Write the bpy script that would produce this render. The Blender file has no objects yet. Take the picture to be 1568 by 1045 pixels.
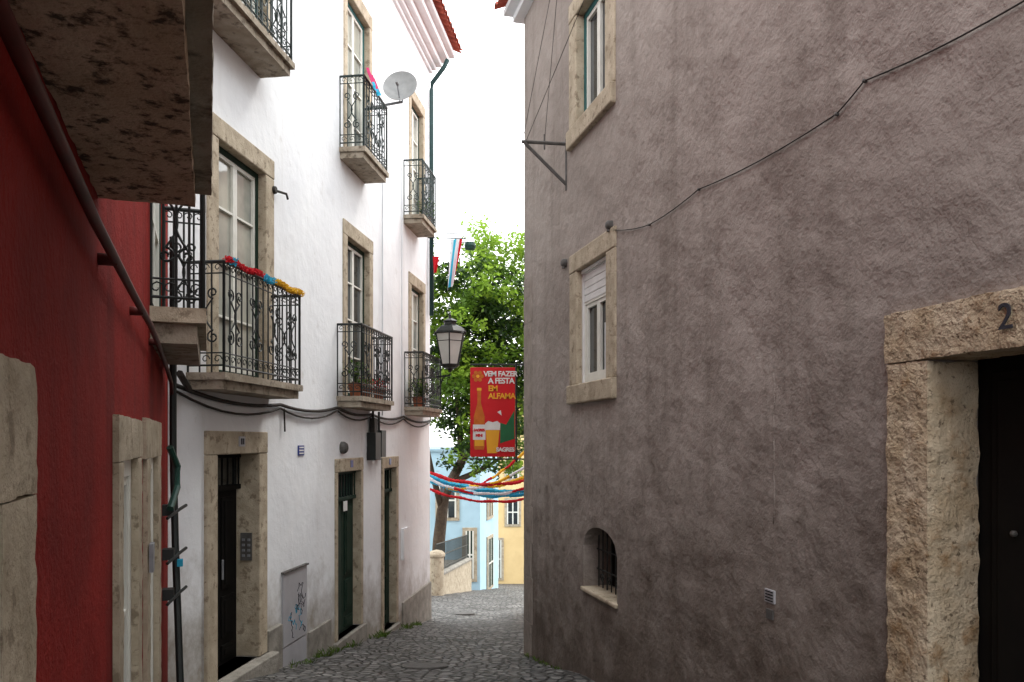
import bpy, bmesh, math, random
from mathutils import Vector, noise, Matrix
random.seed(7)
scene=bpy.context.scene
C=bpy.context.collection
# ---------------------------------------------------------------- materials
def mat(name,c1,c2=None,scale=3,rough=.8,bump=(),spec=.3,metal=0,spots=None,dirt_shade=None,trans=0,streak=None,spots2=None):
    m=bpy.data.materials.new(name); m.use_nodes=True
    nt=m.node_tree; N=nt.nodes; L=nt.links
    b=N['Principled BSDF']
    b.inputs['Roughness'].default_value=rough
    b.inputs['Specular IOR Level'].default_value=spec
    b.inputs['Metallic'].default_value=metal
    tc=N.new('ShaderNodeTexCoord')
    def nz(sc,det=4,rg=.55,vec=None):
        n=N.new('ShaderNodeTexNoise'); n.inputs['Scale'].default_value=sc
        n.inputs['Detail'].default_value=det; n.inputs['Roughness'].default_value=rg
        L.new(vec or tc.outputs['Object'],n.inputs['Vector']); return n
    def ramp(src,a,bb):
        r=N.new('ShaderNodeMapRange'); r.inputs['From Min'].default_value=a; r.inputs['From Max'].default_value=bb
        L.new(src,r.inputs['Value']); return r.outputs['Result']
    def mix(f,a,bb):
        x=N.new('ShaderNodeMix'); x.data_type='RGBA'
        L.new(f,x.inputs[0])
        for s,i in ((a,6),(bb,7)):
            if isinstance(s,tuple): x.inputs[i].default_value=(*s,1)
            else: L.new(s,x.inputs[i])
        return x.outputs[2]
    if c2 is None: c2=tuple(v*.8 for v in c1)
    col=mix(ramp(nz(scale).outputs['Fac'],.32,.68),c1,c2)
    if streak:
        mp=N.new('ShaderNodeMapping'); mp.inputs['Scale'].default_value=(1,1,.10)
        L.new(tc.outputs['Object'],mp.inputs['Vector'])
        f=ramp(nz(streak[0],5,.65,mp.outputs['Vector']).outputs['Fac'],streak[1],streak[1]+.2)
        mm=N.new('ShaderNodeMath'); mm.operation='MULTIPLY'; mm.inputs[1].default_value=streak[3]; L.new(f,mm.inputs[0])
        col=mix(mm.outputs[0],col,streak[2])
    for sp in (spots,spots2):
        if sp:
            f=ramp(nz(sp[0],6,.68).outputs['Fac'],sp[1],sp[1]+sp[4] if len(sp)>4 else sp[1]+.06)
            mm=N.new('ShaderNodeMath'); mm.operation='MULTIPLY'; mm.inputs[1].default_value=sp[3]; L.new(f,mm.inputs[0])
            col=mix(mm.outputs[0],col,sp[2])
    if dirt_shade:
        s=N.new('ShaderNodeSeparateXYZ'); L.new(tc.outputs['Object'],s.inputs[0])
        a=N.new('ShaderNodeMath'); a.operation='MULTIPLY_ADD'; a.inputs[1].default_value=.15; a.inputs[2].default_value=1.13
        L.new(s.outputs['Y'],a.inputs[0])
        d=N.new('ShaderNodeMath'); d.operation='ADD'; L.new(a.outputs[0],d.inputs[0]); L.new(s.outputs['Z'],d.inputs[1])
        n=nz(2.5,7,.7); e=N.new('ShaderNodeMath'); e.operation='MULTIPLY_ADD'; e.inputs[1].default_value=dirt_shade[0]*1.6; 
        L.new(n.outputs['Fac'],e.inputs[0]); 
        inv=N.new('ShaderNodeMath'); inv.operation='MULTIPLY'; inv.inputs[1].default_value=-1; L.new(d.outputs[0],inv.inputs[0])
        L.new(inv.outputs[0],e.inputs[2])
        f=ramp(e.outputs[0],0,dirt_shade[0]*.8)
        mm=N.new('ShaderNodeMath'); mm.operation='MULTIPLY'; mm.inputs[1].default_value=dirt_shade[2]; L.new(f,mm.inputs[0])
        col=mix(mm.outputs[0],col,dirt_shade[1])
    L.new(col,b.inputs['Base Color'])
    last=None
    for sc,dist in bump:
        bp=N.new('ShaderNodeBump'); bp.inputs['Distance'].default_value=dist; bp.inputs['Strength'].default_value=1
        L.new(nz(sc,3,.55).outputs['Fac'],bp.inputs['Height'])
        if last: L.new(last,bp.inputs['Normal'])
        last=bp.outputs['Normal']
    if last: L.new(last,b.inputs['Normal'])
    if trans:
        t=N.new('ShaderNodeBsdfTranslucent'); L.new(col,t.inputs['Color'])
        ms=N.new('ShaderNodeMixShader'); ms.inputs[0].default_value=trans
        L.new(b.outputs[0],ms.inputs[1]); L.new(t.outputs[0],ms.inputs[2])
        L.new(ms.outputs[0],N['Material Output'].inputs['Surface'])
    return m
M={}
M['white']=mat('white_plaster',(.83,.85,.86),(.77,.79,.81),1.2,.9,[(2,.02),(9,.006),(60,.0015)],.2,
   streak=(3.5,.56,(.52,.50,.47),.32),spots=(3.2,.62,(.48,.46,.42),.40,.12),dirt_shade=(1.35,(.27,.235,.185),.9))
M['grey']=mat('grey_brown_stucco',(.365,.322,.292),(.265,.229,.204),.55,.95,[(1.1,.09),(4.5,.028),(22,.008),(75,.004)],.12,
   streak=(2.3,.52,(.145,.118,.098),.55),spots=(1.9,.55,(.45,.405,.372),.42,.2),spots2=(5,.60,(.10,.08,.066),.42,.12),dirt_shade=(3.0,(.100,.077,.060),.85))  # high brown dirt also puts the wall's light falloff into the colour
M['red']=mat('red_stucco',(.29,.018,.013),(.18,.013,.010),1.5,.9,[(4,.02),(45,.007),(120,.003)],.12,
   streak=(3,.54,(.08,.011,.010),.5),spots=(5,.60,(.36,.045,.035),.5,.15),dirt_shade=(1.0,(.07,.016,.013),.6))
M['stone']=mat('limestone_trim',(.50,.43,.325),(.34,.285,.205),6,.85,[(12,.010),(60,.004),(150,.002)],.2,spots=(11,.56,(.18,.14,.095),.7),spots2=(45,.60,(.18,.14,.10),.55))
M['qstone']=mat('grey_corner_stone',(.36,.315,.275),(.25,.215,.19),4,.9,[(12,.010),(60,.003)],.15,spots=(9,.56,(.14,.115,.10),.6,.1))
M['roughstone']=mat('weathered_limestone',(.52,.43,.315),(.36,.27,.17),5,.9,[(14,.03),(45,.014),(120,.004)],.15,
   spots=(7,.54,(.22,.12,.05),.75,.12),spots2=(30,.58,(.10,.07,.045),.8,.06))
M['slab']=mat('lichened_slab',(.62,.47,.35),(.43,.31,.21),4,.9,[(18,.010),(60,.005),(140,.003)],.15,spots=(17,.52,(.035,.024,.018),.9,.09),spots2=(48,.56,(.14,.09,.06),.6,.1))
M['slab2']=mat('weathered_slab',(.40,.35,.28),(.26,.215,.16),6,.9,[(18,.010),(60,.004)],.15,spots=(9,.53,(.09,.068,.048),.75,.12))
M['ground_stone']=mat('door_step_stone',(.32,.30,.26),(.19,.175,.15),5,.8,[(20,.01),(70,.004)],spots=(8,.55,(.10,.09,.07),.6,.15))
M['iron']=mat('black_iron',(.010,.014,.013),(.016,.02,.019),20,.5,[],.4)
M['iron2']=mat('green_iron',(.008,.02,.018),(.013,.026,.024),20,.5,[],.4)
M['green']=mat('dark_green_paint',(.010,.028,.018),(.018,.038,.025),8,.7,[(30,.002)],.15)
M['teal']=mat('teal_paint',(.02,.12,.12),(.015,.09,.09),8,.5)
M['dpipe']=mat('dark_green_pipe',(.02,.06,.06),(.015,.045,.045),8,.5)
M['wframe']=mat('cream_window_paint',(.72,.72,.66),(.64,.64,.58),9,.5,[],.4)
M['glassl']=mat('window_glass_with_curtain',(.46,.46,.39),(.16,.18,.17),1.6,.05,[],.8)
M['glassd']=mat('dark_window_glass',(.03,.04,.045),(.015,.02,.025),2,.04,[],.9)
M['black']=mat('dark_interior',(.004,.004,.004),(.007,.006,.006),4,.9)
M['ddoor']=mat('black_door_paint',(.005,.0045,.0045),(.008,.007,.006),4,.7,[(6,.004)],.12)
M['shutter']=mat('roller_shutter_plastic',(.72,.72,.71),(.64,.64,.63),7,.5)
M['tile']=mat('terracotta_tile',(.42,.10,.06),(.25,.05,.035),7,.8,[(30,.006)],.2,spots=(14,.6,(.12,.08,.06),.6))
M['cable']=mat('black_cable',(.02,.018,.016),(.04,.034,.028),30,.7)
M['lid']=mat('cast_iron_lid',(.10,.095,.09),(.06,.055,.05),12,.6,[(40,.004)])
M['pipe']=mat('red_brown_pipe',(.11,.016,.012),(.06,.012,.009),10,.6)
M['gpipe']=mat('green_pipe',(.02,.08,.06),(.015,.05,.04),10,.5)
M['dish']=mat('dish_grey_paint',(.33,.34,.34),(.25,.26,.26),8,.5)
M['metal']=mat('galvanised_metal',(.30,.31,.33),(.20,.21,.23),15,.5,[],.4,.3)
M['dmetal']=mat('dull_dark_metal',(.12,.115,.11),(.07,.065,.06),15,.6,[],.3,.2)
M['lampglass']=mat('frosted_lamp_glass',(.82,.83,.80),(.75,.76,.73),6,.25,trans=.5)
M['bred']=mat('banner_red',(.62,.010,.016),(.55,.008,.014),3,.5,[(4,.01)])
M['bwhite']=mat('print_white',(.8,.8,.78),None,3,.6)
M['byellow']=mat('print_yellow',(.85,.42,.03),(.8,.38,.03),3,.6)
M['borange']=mat('print_orange',(.62,.17,.02),(.5,.12,.015),12,.6)
M['bgreen']=mat('print_green',(.02,.16,.06),(.02,.12,.05),5,.6)
M['gr']=mat('paper_red',(.65,.02,.03),(.5,.01,.02),8,.8,trans=.3)
M['gb']=mat('paper_blue',(.05,.48,.66),(.03,.38,.6),8,.8,trans=.3)
M['gy']=mat('paper_yellow',(.80,.50,.03),(.7,.4,.02),8,.8,trans=.3)
M['gw']=mat('paper_white',(.75,.78,.8),(.7,.72,.75),8,.8,trans=.3)
M['pink']=mat('pink_cloth',(.65,.06,.18),(.5,.04,.14),8,.9,trans=.2)
M['blue']=mat('pale_blue_plaster',(.42,.60,.70),(.36,.53,.63),1.5,.9,[(20,.004)],.2,spots=(3,.58,(.33,.43,.48),.4,.15))
M['yellow']=mat('cream_yellow_plaster',(.74,.55,.28),(.66,.48,.24),1.5,.9,[(20,.004)],.2,spots=(3,.58,(.50,.38,.22),.4,.15))
M['rose']=mat('pale_pink_plaster',(.68,.45,.38),(.6,.40,.34),1.5,.9,[(20,.004)],.2)
M['panel']=mat('grey_metal_panel',(.40,.40,.42),(.34,.34,.36),5,.5,[],.4,0)
M['graf']=mat('graffiti_ink',(.03,.03,.04),None,5,.6)
M['bark']=mat('bark',(.09,.065,.045),(.05,.035,.025),9,.9,[(20,.02)])
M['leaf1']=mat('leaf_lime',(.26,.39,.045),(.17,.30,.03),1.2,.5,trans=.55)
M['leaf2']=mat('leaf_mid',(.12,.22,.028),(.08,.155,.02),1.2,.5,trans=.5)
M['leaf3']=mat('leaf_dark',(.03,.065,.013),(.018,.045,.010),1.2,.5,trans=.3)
M['grass']=mat('grass_blade',(.10,.13,.03),(.06,.09,.02),3,.7,trans=.2)
M['terra']=mat('terracotta_pot',(.35,.12,.06),None,6,.8)
M['signblue']=mat('enamel_blue',(.02,.05,.25),None,6,.3)
# ---------------------------------------------------------------- mesh builder
class MB:
    def __init__(s): s.v=[];s.f=[];s.m=[];s.mats=[]
    def mi(s,k):
        if k not in s.mats: s.mats.append(k)
        return s.mats.index(k)
    def quad(s,pts,k):
        b=len(s.v); s.v+= [tuple(p) for p in pts]; s.f.append(tuple(range(b,b+len(pts)))); s.m.append(s.mi(k))
    def hexa(s,p,k):
        b=len(s.v); s.v+=[tuple(q) for q in p]; i=s.mi(k)
        for f in ((0,3,2,1),(4,5,6,7),(0,1,5,4),(1,2,6,5),(2,3,7,6),(3,0,4,7)):
            s.f.append(tuple(b+j for j in f)); s.m.append(i)
    def wbox(s,x0,x1,y0,y1,z0,z1,k):
        s.hexa([(x0,y0,z0),(x1,y0,z0),(x1,y1,z0),(x0,y1,z0),(x0,y0,z1),(x1,y0,z1),(x1,y1,z1),(x0,y1,z1)],k)
    def box(s,F,Y0,Y1,n0,n1,z0,z1,k):
        s.hexa([F(Y0,n0,z0),F(Y0,n1,z0),F(Y1,n1,z0),F(Y1,n0,z0),F(Y0,n0,z1),F(Y0,n1,z1),F(Y1,n1,z1),F(Y1,n0,z1)],k)
    def tube(s,pts,r,k,sides=6,r2=None,cap=True):
        pts=[Vector(p) for p in pts]; n=len(pts); i=s.mi(k); b=len(s.v)
        up=Vector((0.13,0.21,1)).normalized()
        for a,p in enumerate(pts):
            t=(pts[min(a+1,n-1)]-pts[max(a-1,0)]).normalized()
            u=up if abs(t.dot(up))<.97 else Vector((1,0.1,0))
            e1=t.cross(u).normalized(); e2=t.cross(e1)
            if isinstance(r,list): rr=r[a]
            else: rr=r if r2 is None else r+(r2-r)*a/(n-1)
            for j in range(sides):
                q=2*math.pi*j/sides
                s.v.append(tuple(p+e1*math.cos(q)*rr+e2*math.sin(q)*rr))
        for a in range(n-1):
            for j in range(sides):
                s.f.append((b+a*sides+j,b+a*sides+(j+1)%sides,b+(a+1)*sides+(j+1)%sides,b+(a+1)*sides+j)); s.m.append(i)
        if cap:
            s.f.append(tuple(b+j for j in range(sides))); s.m.append(i)
            s.f.append(tuple(b+(n-1)*sides+j for j in range(sides))); s.m.append(i)
    def lathe(s,c,prof,k,seg=16,axis=None):
        c=Vector(c); ax=Vector(axis or (0,0,1)).normalized()
        e1=ax.orthogonal().normalized(); e2=ax.cross(e1); b=len(s.v); i=s.mi(k)
        for (r,h) in prof:
            for j in range(seg):
                q=2*math.pi*j/seg
                s.v.append(tuple(c+ax*h+(e1*math.cos(q)+e2*math.sin(q))*r))
        for a in range(len(prof)-1):
            for j in range(seg):
                s.f.append((b+a*seg+j,b+a*seg+(j+1)%seg,b+(a+1)*seg+(j+1)%seg,b+(a+1)*seg+j)); s.m.append(i)
    def obj(s,name,parent=None,bevel=0,smooth=False,recalc=True):
        me=bpy.data.meshes.new(name); me.from_pydata(s.v,[],s.f)
        for k in s.mats: me.materials.append(M[k])
        me.polygons.foreach_set('material_index',s.m)
        if smooth: me.polygons.foreach_set('use_smooth',[True]*len(s.f))
        me.update()
        if recalc:
            bm=bmesh.new(); bm.from_mesh(me); bmesh.ops.recalc_face_normals(bm,faces=bm.faces); bm.to_mesh(me); bm.free()
        o=bpy.data.objects.new(name,me); C.objects.link(o)
        if parent: o.parent=parent
        if bevel:
            md=o.modifiers.new('b','BEVEL'); md.width=bevel; md.segments=2; md.limit_method='ANGLE'
        return o
def empty(name):
    e=bpy.data.objects.new(name,None); C.objects.link(e); return e
def frame(x0,m,side):
    L=math.hypot(1,m); nx,ny=side/L,-side*m/L
    def F(Y,n,z): return Vector((x0+m*Y+n*nx, Y+n*ny, z))
    F.nrm=Vector((nx,ny,0)); F.dir=Vector((m/L,1/L,0)); return F
W=frame(-3.8,.133,1); G=frame(2.8,-.257,-1); R=frame(-.35,-.38,1); B2=frame(.1,.0149,-1)
GP=[(-30,-.6),(-8,-1.15),(0,-1.6),(4,-1.95),(7,-2.25),(8,-2.38),(9,-2.56),(10.8,-2.82),(13.7,-3.24),(15.65,-3.55),(22,-4.28),(30,-5.62),(40,-7.2),(60,-8.2),(2000,-8.3)]
def gz(y):
    for (a,za),(b,zb) in zip(GP,GP[1:]):
        if y<=b: return za+(zb-za)*(y-a)/(b-a)
    return GP[-1][1]
def wall(mb,F,Y0,Y1,z0,z1,ops,k):
    Ys=sorted({Y0,Y1,*[o[0] for o in ops],*[o[1] for o in ops]}); Zs=sorted({z0,z1,*[o[2] for o in ops],*[o[3] for o in ops]})
    for a,b in zip(Ys,Ys[1:]):
        for c,d in zip(Zs,Zs[1:]):
            my,mz=(a+b)/2,(c+d)/2
            if any(o[0]<my<o[1] and o[2]<mz<o[3] for o in ops): continue
            mb.quad([F(a,0,c),F(b,0,c),F(b,0,d),F(a,0,d)],k)
    for o in ops:
        a,b,c,d,dp=o[:5]
        mb.quad([F(a,0,c),F(a,-dp,c),F(a,-dp,d),F(a,0,d)],k)
        mb.quad([F(b,0,c),F(b,-dp,c),F(b,-dp,d),F(b,0,d)],k)
        mb.quad([F(a,0,d),F(b,0,d),F(b,-dp,d),F(a,-dp,d)],k)
        mb.quad([F(a,0,c),F(b,0,c),F(b,-dp,c),F(a,-dp,c)],k)
        mb.quad([F(a,-dp,c),F(b,-dp,c),F(b,-dp,d),F(a,-dp,d)],'black')
def surround(mb,F,a,b,c,d,w,k,n=.03,sill=True,top=None,inn=.115):
    t=top or w; e=.006
    mb.box(F,a-w,a+e,-inn,n,c+e,d-e,k); mb.box(F,b-e,b+w,-inn,n,c+e,d-e,k)
    mb.box(F,a-w,b+w,-inn,n+.004,d-e,d+t,k)
    if sill: mb.box(F,a-w,b+w,-inn,n+.035,c-t,c+e,k)
def casement(mb,F,a,b,c,d,dep,kf,kg,cols=2,rows=3,fw=.06,inner='wframe'):
    n0,n1=-dep,-dep+.05; a+=.007;b-=.007;c+=.007;d-=.007
    mb.box(F,a,a+fw,n0,n1,c,d,kf); mb.box(F,b-fw,b,n0,n1,c,d,kf)
    mb.box(F,a+fw,b-fw,n0,n1,d-fw,d,kf); mb.box(F,a+fw,b-fw,n0,n1,c,c+fw,kf)
    A,Bb,Cc,D=a+fw,b-fw,c+fw,d-fw
    mb.quad([F(A,n0+.01,Cc),F(Bb,n0+.01,Cc),F(Bb,n0+.01,D),F(A,n0+.01,D)],kg)
    w=(Bb-A)/cols
    for i in range(cols):
        x0,x1=A+i*w,A+(i+1)*w; s=.04
        mb.box(F,x0+.002,x0+s,n0+.012,n1-.008,Cc,D,inner); mb.box(F,x1-s,x1-.002,n0+.012,n1-.008,Cc,D,inner)
        for j in range(rows+1):
            z=Cc+(D-Cc)*j/rows; h=s if j in(0,rows) else s*.55
            z0=max(Cc,z-h/2) if j else Cc; z1=min(D,z0+h)
            if j==rows: z0,z1=D-h,D
            mb.box(F,x0+s,x1-s,n0+.012,n1-.010,z0,z1,inner)
def rough_block(name,F,Y0,Y1,n0,n1,z0,z1,k,parent,res=.05,amp=.012,fq=9):
    bm=bmesh.new()
    ny=max(2,int((Y1-Y0)/res)); nn=max(2,int((n1-n0)/res)); nz_=max(2,int((z1-z0)/res))
    def grid(f,na,nb):
        vs=[[bm.verts.new(f(i/na,j/nb)) for j in range(nb+1)] for i in range(na+1)]
        for i in range(na):
            for j in range(nb): bm.faces.new((vs[i][j],vs[i+1][j],vs[i+1][j+1],vs[i][j+1]))
    dY,dn,dz=Y1-Y0,n1-n0,z1-z0
    grid(lambda u,v:F(Y0+u*dY,n1,z0+v*dz),ny,nz_); grid(lambda u,v:F(Y0+u*dY,n0,z0+v*dz),ny,nz_)
    grid(lambda u,v:F(Y0,n0+u*dn,z0+v*dz),nn,nz_); grid(lambda u,v:F(Y1,n0+u*dn,z0+v*dz),nn,nz_)
    grid(lambda u,v:F(Y0+u*dY,n0+v*dn,z0),ny,nn); grid(lambda u,v:F(Y0+u*dY,n0+v*dn,z1),ny,nn)
    bmesh.ops.remove_doubles(bm,verts=bm.verts,dist=.0005)
    bmesh.ops.recalc_face_normals(bm,faces=bm.faces)
    for e in bm.edges:
        if len(e.link_faces)==2 and e.calc_face_angle(0)>1.0: e.smooth=False
    for v in bm.verts: v.normal_update()
    nl=[v.normal.copy() for v in bm.verts]
    for v,nn_ in zip(bm.verts,nl):
        p=v.co*fq
        d=noise.noise(p)*.6+noise.noise(p*2.7)*.4
        cr=max(0,(abs(nn_.x)+abs(nn_.y)+abs(nn_.z))-1.25)
        v.co+=nn_*(amp*d-amp*.5*min(1,cr*2)*(.4+abs(noise.noise(p*1.7))*2))
    me=bpy.data.meshes.new(name); bm.to_mesh(me); bm.free()
    me.materials.append(M[k]); me.polygons.foreach_set('use_smooth',[True]*len(me.polygons))
    o=bpy.data.objects.new(name,me); C.objects.link(o); o.parent=parent; return o
def spiral(P,cx,cz,r,turns=1.3,start=0,sgn=1,n=16):
    out=[]
    for i in range(n+1):
        t=i/n; rr=r*(1-.8*t); a=start+sgn*turns*2*math.pi*t
        out.append(P(cx+rr*math.cos(a),cz+rr*math.sin(a)))
    return out
def railing(mb,corners,z0,z1,k,F,sp=.115,r=.0085):
    h=z1-z0
    for (a,na),(b,nb) in zip(corners,corners[1:]):
        A=F(a,na,0); Bv=F(b,nb,0); L=(Bv-A).length; d=(Bv-A)/L
        def P(s,z): 
            q=A+d*s; return Vector((q.x,q.y,z0+z))
        mb.tube([P(-.01,h),P(L+.01,h)],.016,k,6); mb.tube([P(0,h-.10),P(L,h-.10)],.007,k,5)
        mb.tube([P(0,.06),P(L,.06)],.010,k,5); mb.tube([P(0,.17),P(L,.17)],.007,k,5)
        nb_=max(2,round(L/sp)); g=L/nb_
        for i in range(nb_+1):
            mb.tube([P(i*g,0),P(i*g,h)],r if 0<i<nb_ else .014,k,5,cap=False)
        for i in range(nb_):
            c=(i+.5)*g
            mb.tube(spiral(P,c,h-.05,.038,1,0,1,8),.005,k,4,cap=False)
            mb.tube(spiral(P,c,.115,.042,1,0,1,8),.005,k,4,cap=False)
        ns=max(1,round(L/.46)); w=L/ns
        for i in range(ns):
            c=(i+.5)*w
            for sg in (-1,1):
                mb.tube(spiral(P,c+sg*w*.20,.31,w*.17,1.35,math.pi/2,sg,18),.0085,k,4,cap=False)
                mb.tube(spiral(P,c+sg*w*.20,.70,w*.15,1.35,-math.pi/2,-sg,18),.0085,k,4,cap=False)
                s_=[]
                for q in range(11):
                    t=q/10; s_.append(P(c+sg*w*.20-sg*w*.22*math.sin(math.pi*t), .31+w*.17+(.39-w*.32)*t))
                mb.tube(s_,.0085,k,4,cap=False)
def tile_roof(mb,F,Y0,Y1,n0,n1,z0,slope,k='tile',per=.21):
    cols=int((Y1-Y0)/per*6); rows=int(abs(n1-n0)/.35)+1
    b=len(mb.v); i=mb.mi(k)
    for r in range(rows+1):
        n=n0+(n1-n0)*r/rows
        for c in range(cols+1):
            Y=Y0+(Y1-Y0)*c/cols
            mb.v.append(tuple(F(Y,n,z0+slope*abs(n-n0)+.045*math.sin(2*math.pi*(Y-Y0)/per))))
    for r in range(rows):
        for c in range(cols):
            q=b+r*(cols+1)+c; mb.f.append((q,q+1,q+cols+2,q+cols+1)); mb.m.append(i)
# ================================================================= GROUND
gm=bpy.data.materials.new('cobblestone'); gm.use_nodes=True
nt=gm.node_tree; N=nt.nodes; L=nt.links; b=N['Principled BSDF']; b.inputs['Roughness'].default_value=.6
tc=N.new('ShaderNodeTexCoord')
dn=N.new('ShaderNodeTexNoise'); dn.inputs['Scale'].default_value=3; L.new(tc.outputs['Object'],dn.inputs['Vector'])
vm=N.new('ShaderNodeVectorMath'); vm.operation='MULTIPLY_ADD'; vm.inputs[1].default_value=(.25,.25,.25); L.new(dn.outputs['Color'],vm.inputs[0]); L.new(tc.outputs['Object'],vm.inputs[2])
v=N.new('ShaderNodeTexVoronoi'); v.feature='DISTANCE_TO_EDGE'; v.inputs['Scale'].default_value=8; v.inputs['Randomness'].default_value=.6
v2=N.new('ShaderNodeTexVoronoi'); v2.inputs['Scale'].default_value=8; v2.inputs['Randomness'].default_value=.6
ns=N.new('ShaderNodeTexNoise'); ns.inputs['Scale'].default_value=1.1; ns.inputs['Detail'].default_value=5
nf=N.new('ShaderNodeTexNoise'); nf.inputs['Scale'].default_value=50
for n in (v,v2): L.new(vm.outputs[0],n.inputs['Vector'])
for n in (ns,nf): L.new(tc.outputs['Object'],n.inputs['Vector'])
r1=N.new('ShaderNodeMapRange'); r1.inputs['From Max'].default_value=.19; L.new(v.outputs['Distance'],r1.inputs['Value'])
sc=N.new('ShaderNodeSeparateColor'); L.new(v2.outputs['Color'],sc.inputs[0])
def mx(f,a,bb):
    x=N.new('ShaderNodeMix'); x.data_type='RGBA'; L.new(f,x.inputs[0])
    for s_,i in ((a,6),(bb,7)):
        if isinstance(s_,tuple): x.inputs[i].default_value=(*s_,1)
        else: L.new(s_,x.inputs[i])
    return x.outputs[2]
stone=mx(sc.outputs[0],(.075,.073,.07),(.26,.252,.24))
r2=N.new('ShaderNodeMapRange'); r2.inputs['From Min'].default_value=.42; r2.inputs['From Max'].default_value=.62; L.new(ns.outputs['Fac'],r2.inputs['Value'])
mm=N.new('ShaderNodeMath'); mm.operation='MULTIPLY'; mm.inputs[1].default_value=.6; L.new(r2.outputs[0],mm.inputs[0])
stone=mx(mm.outputs[0],stone,(.07,.066,.06))
L.new(mx(r1.outputs[0],(.018,.017,.013),stone),b.inputs['Base Color'])
bp=N.new('ShaderNodeBump'); bp.inputs['Distance'].default_value=.045; L.new(r1.outputs[0],bp.inputs['Height'])
bp2=N.new('ShaderNodeBump'); bp2.inputs['Distance'].default_value=.006; L.new(nf.outputs['Fac'],bp2.inputs['Height']); L.new(bp.outputs[0],bp2.inputs['Normal'])
L.new(bp2.outputs[0],b.inputs['Normal'])
M['cobble']=gm
mb=MB()
ys=[-60,-30,-15,-8]+[i*.5 for i in range(-8,90)]+[50,60,80,120,250,600,1500]
xs=[-1500,-300,-60,-20,-10]+[i*.5 for i in range(-12,13)]+[10,20,60,300,1500]
idx={}
for j,y in enumerate(ys):
    for i,x in enumerate(xs):
        z=gz(y)
        if abs(x)<=6 and 0<y<40: z+=.035*noise.noise(Vector((x*.9,y*.9,0)))-.04*math.exp(-((x+.6)/.5)**2)
        idx[i,j]=len(mb.v); mb.v.append((x,y,z))
for j in range(len(ys)-1):
    for i in range(len(xs)-1):
        mb.f.append((idx[i,j],idx[i+1,j],idx[i+1,j+1],idx[i,j+1])); mb.m.append(mb.mi('cobble'))
mb.obj('cobblestone_street',smooth=True)
for (x,y,r) in ((-1.0,9.15,.27),(-1.05,17.2,.25)):
    mb=MB(); z=gz(y)
    sl=(gz(y+.3)-gz(y-.3))/.6; ax=Vector((0,-sl,1)).normalized()
    mb.lathe((x,y,z-.03),[(.0,.03),(r*.9,.03),(r*.9,.026),(r,.026),(r,-.03)],'lid',28,ax)
    mb.obj('manhole_cover')
# ================================================================= WHITE BUILDING
wb=empty('white_apartment_building'); Yend=16.1
z0b,z1b=-5,7.55
cols=[(7.55,8.57),(11.15,12.15),(14.6,15.5)]
ops=[]
for a,b_ in cols: ops.append((a,b_,.62,2.87,.22)); ops.append((a,b_,4.02,6.3,.22))
D1=(7.5,8.38,-2.28,-.13,.26); D2=(10.77,11.75,-2.72,-.43,.16); D3=(12.9,13.62,-3.12,-.45,.16)
ops+= [D1,D2,D3]
mb=MB(); wall(mb,W,6.73,Yend,z0b,z1b,ops,'white')
mb.quad([W(Yend,0,z0b),W(Yend,-8,z0b),W(Yend,-8,z1b+.4),W(Yend,0,z1b+.4)],'white')
mb.quad([W(6.73,0,z0b),W(6.73,-8,z0b),W(6.73,-8,z1b+.4),W(6.73,0,z1b+.4)],'white')
mb.quad([W(6.73,-8,z0b),W(Yend,-8,z0b),W(Yend,-8,z1b+.4),W(6.73,-8,z1b+.4)],'white')
mb.obj('walls',wb)
mb=MB()
for i,(n,za,zb) in enumerate(((.05,7.42,7.50),(.12,7.50,7.58),(.22,7.58,7.70),(.36,7.70,7.82),(.46,7.82,7.93))):
    mb.box(W,6.73,Yend+n*.6,-.3,n,za,zb,'white')
mb.obj('cornice',wb,.02)
mb=MB(); tile_roof(mb,W,6.73,Yend+.38,.60,-4,8.0,.45); tile_roof(mb,W,6.73,Yend+.38,.58,.0,7.95,.45)
mb.obj('roof',wb,smooth=True)
mb=MB()
for (a,b_),tt in zip(cols,(.2,.16,.16)):
    surround(mb,W,a,b_,.62,2.87,tt,'stone',.02,False,.2); surround(mb,W,a,b_,4.02,6.3,tt*.8,'stone',.02,False,.2)
a,b_,c,d,_=D1; surround(mb,W,a,b_,c,d,.19,'stone',.035,False,.22,.25)
mb.box(W,a-.25,b_+.25,-.25,.14,-3.2,c,'ground_stone')
mb.box(W,b_+.192,b_+.55,-.1,.05,-3.2,-2.05,'ground_stone')
a,b_,c,d,_=D2; surround(mb,W,a,b_,c,d,.09,'stone',.02,False,.18,.15)
a,b_,c,d,_=D3; surround(mb,W,a,b_,c,d,.12,'stone',.02,False,.18,.15)
mb.box(W,D2[0]-.15,D2[1]+.15,-.15,.06,-3.6,D2[2],'ground_stone'); mb.box(W,D3[0]-.12,D3[1]+.12,-.15,.06,-3.9,D3[2],'ground_stone')
mb.box(W,9.75,10.5,-.1,.03,-3.4,-2.35,'ground_stone'); 
mb.box(W,14.0,16.12,-.1,.03,-4,-2.85,'ground_stone')
mb.obj('stone_trim',wb,.012)
mb=MB()
casement(mb,W,*cols[0],.62,2.87,.12,'green','glassl',2,4,.06)
casement(mb,W,*cols[1],.62,2.87,.12,'green','glassd',2,4,.06)
casement(mb,W,*cols[2],.62,2.87,.12,'green','glassl',2,4,.05)
casement(mb,W,*cols[0],4.02,6.3,.12,'teal','glassl',2,4,.06)
casement(mb,W,*cols[1],4.02,6.3,.12,'teal','glassl',2,4,.06)
casement(mb,W,*cols[2],4.02,6.3,.12,'green','glassl',2,4,.05)
mb.obj('windows',wb)
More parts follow.
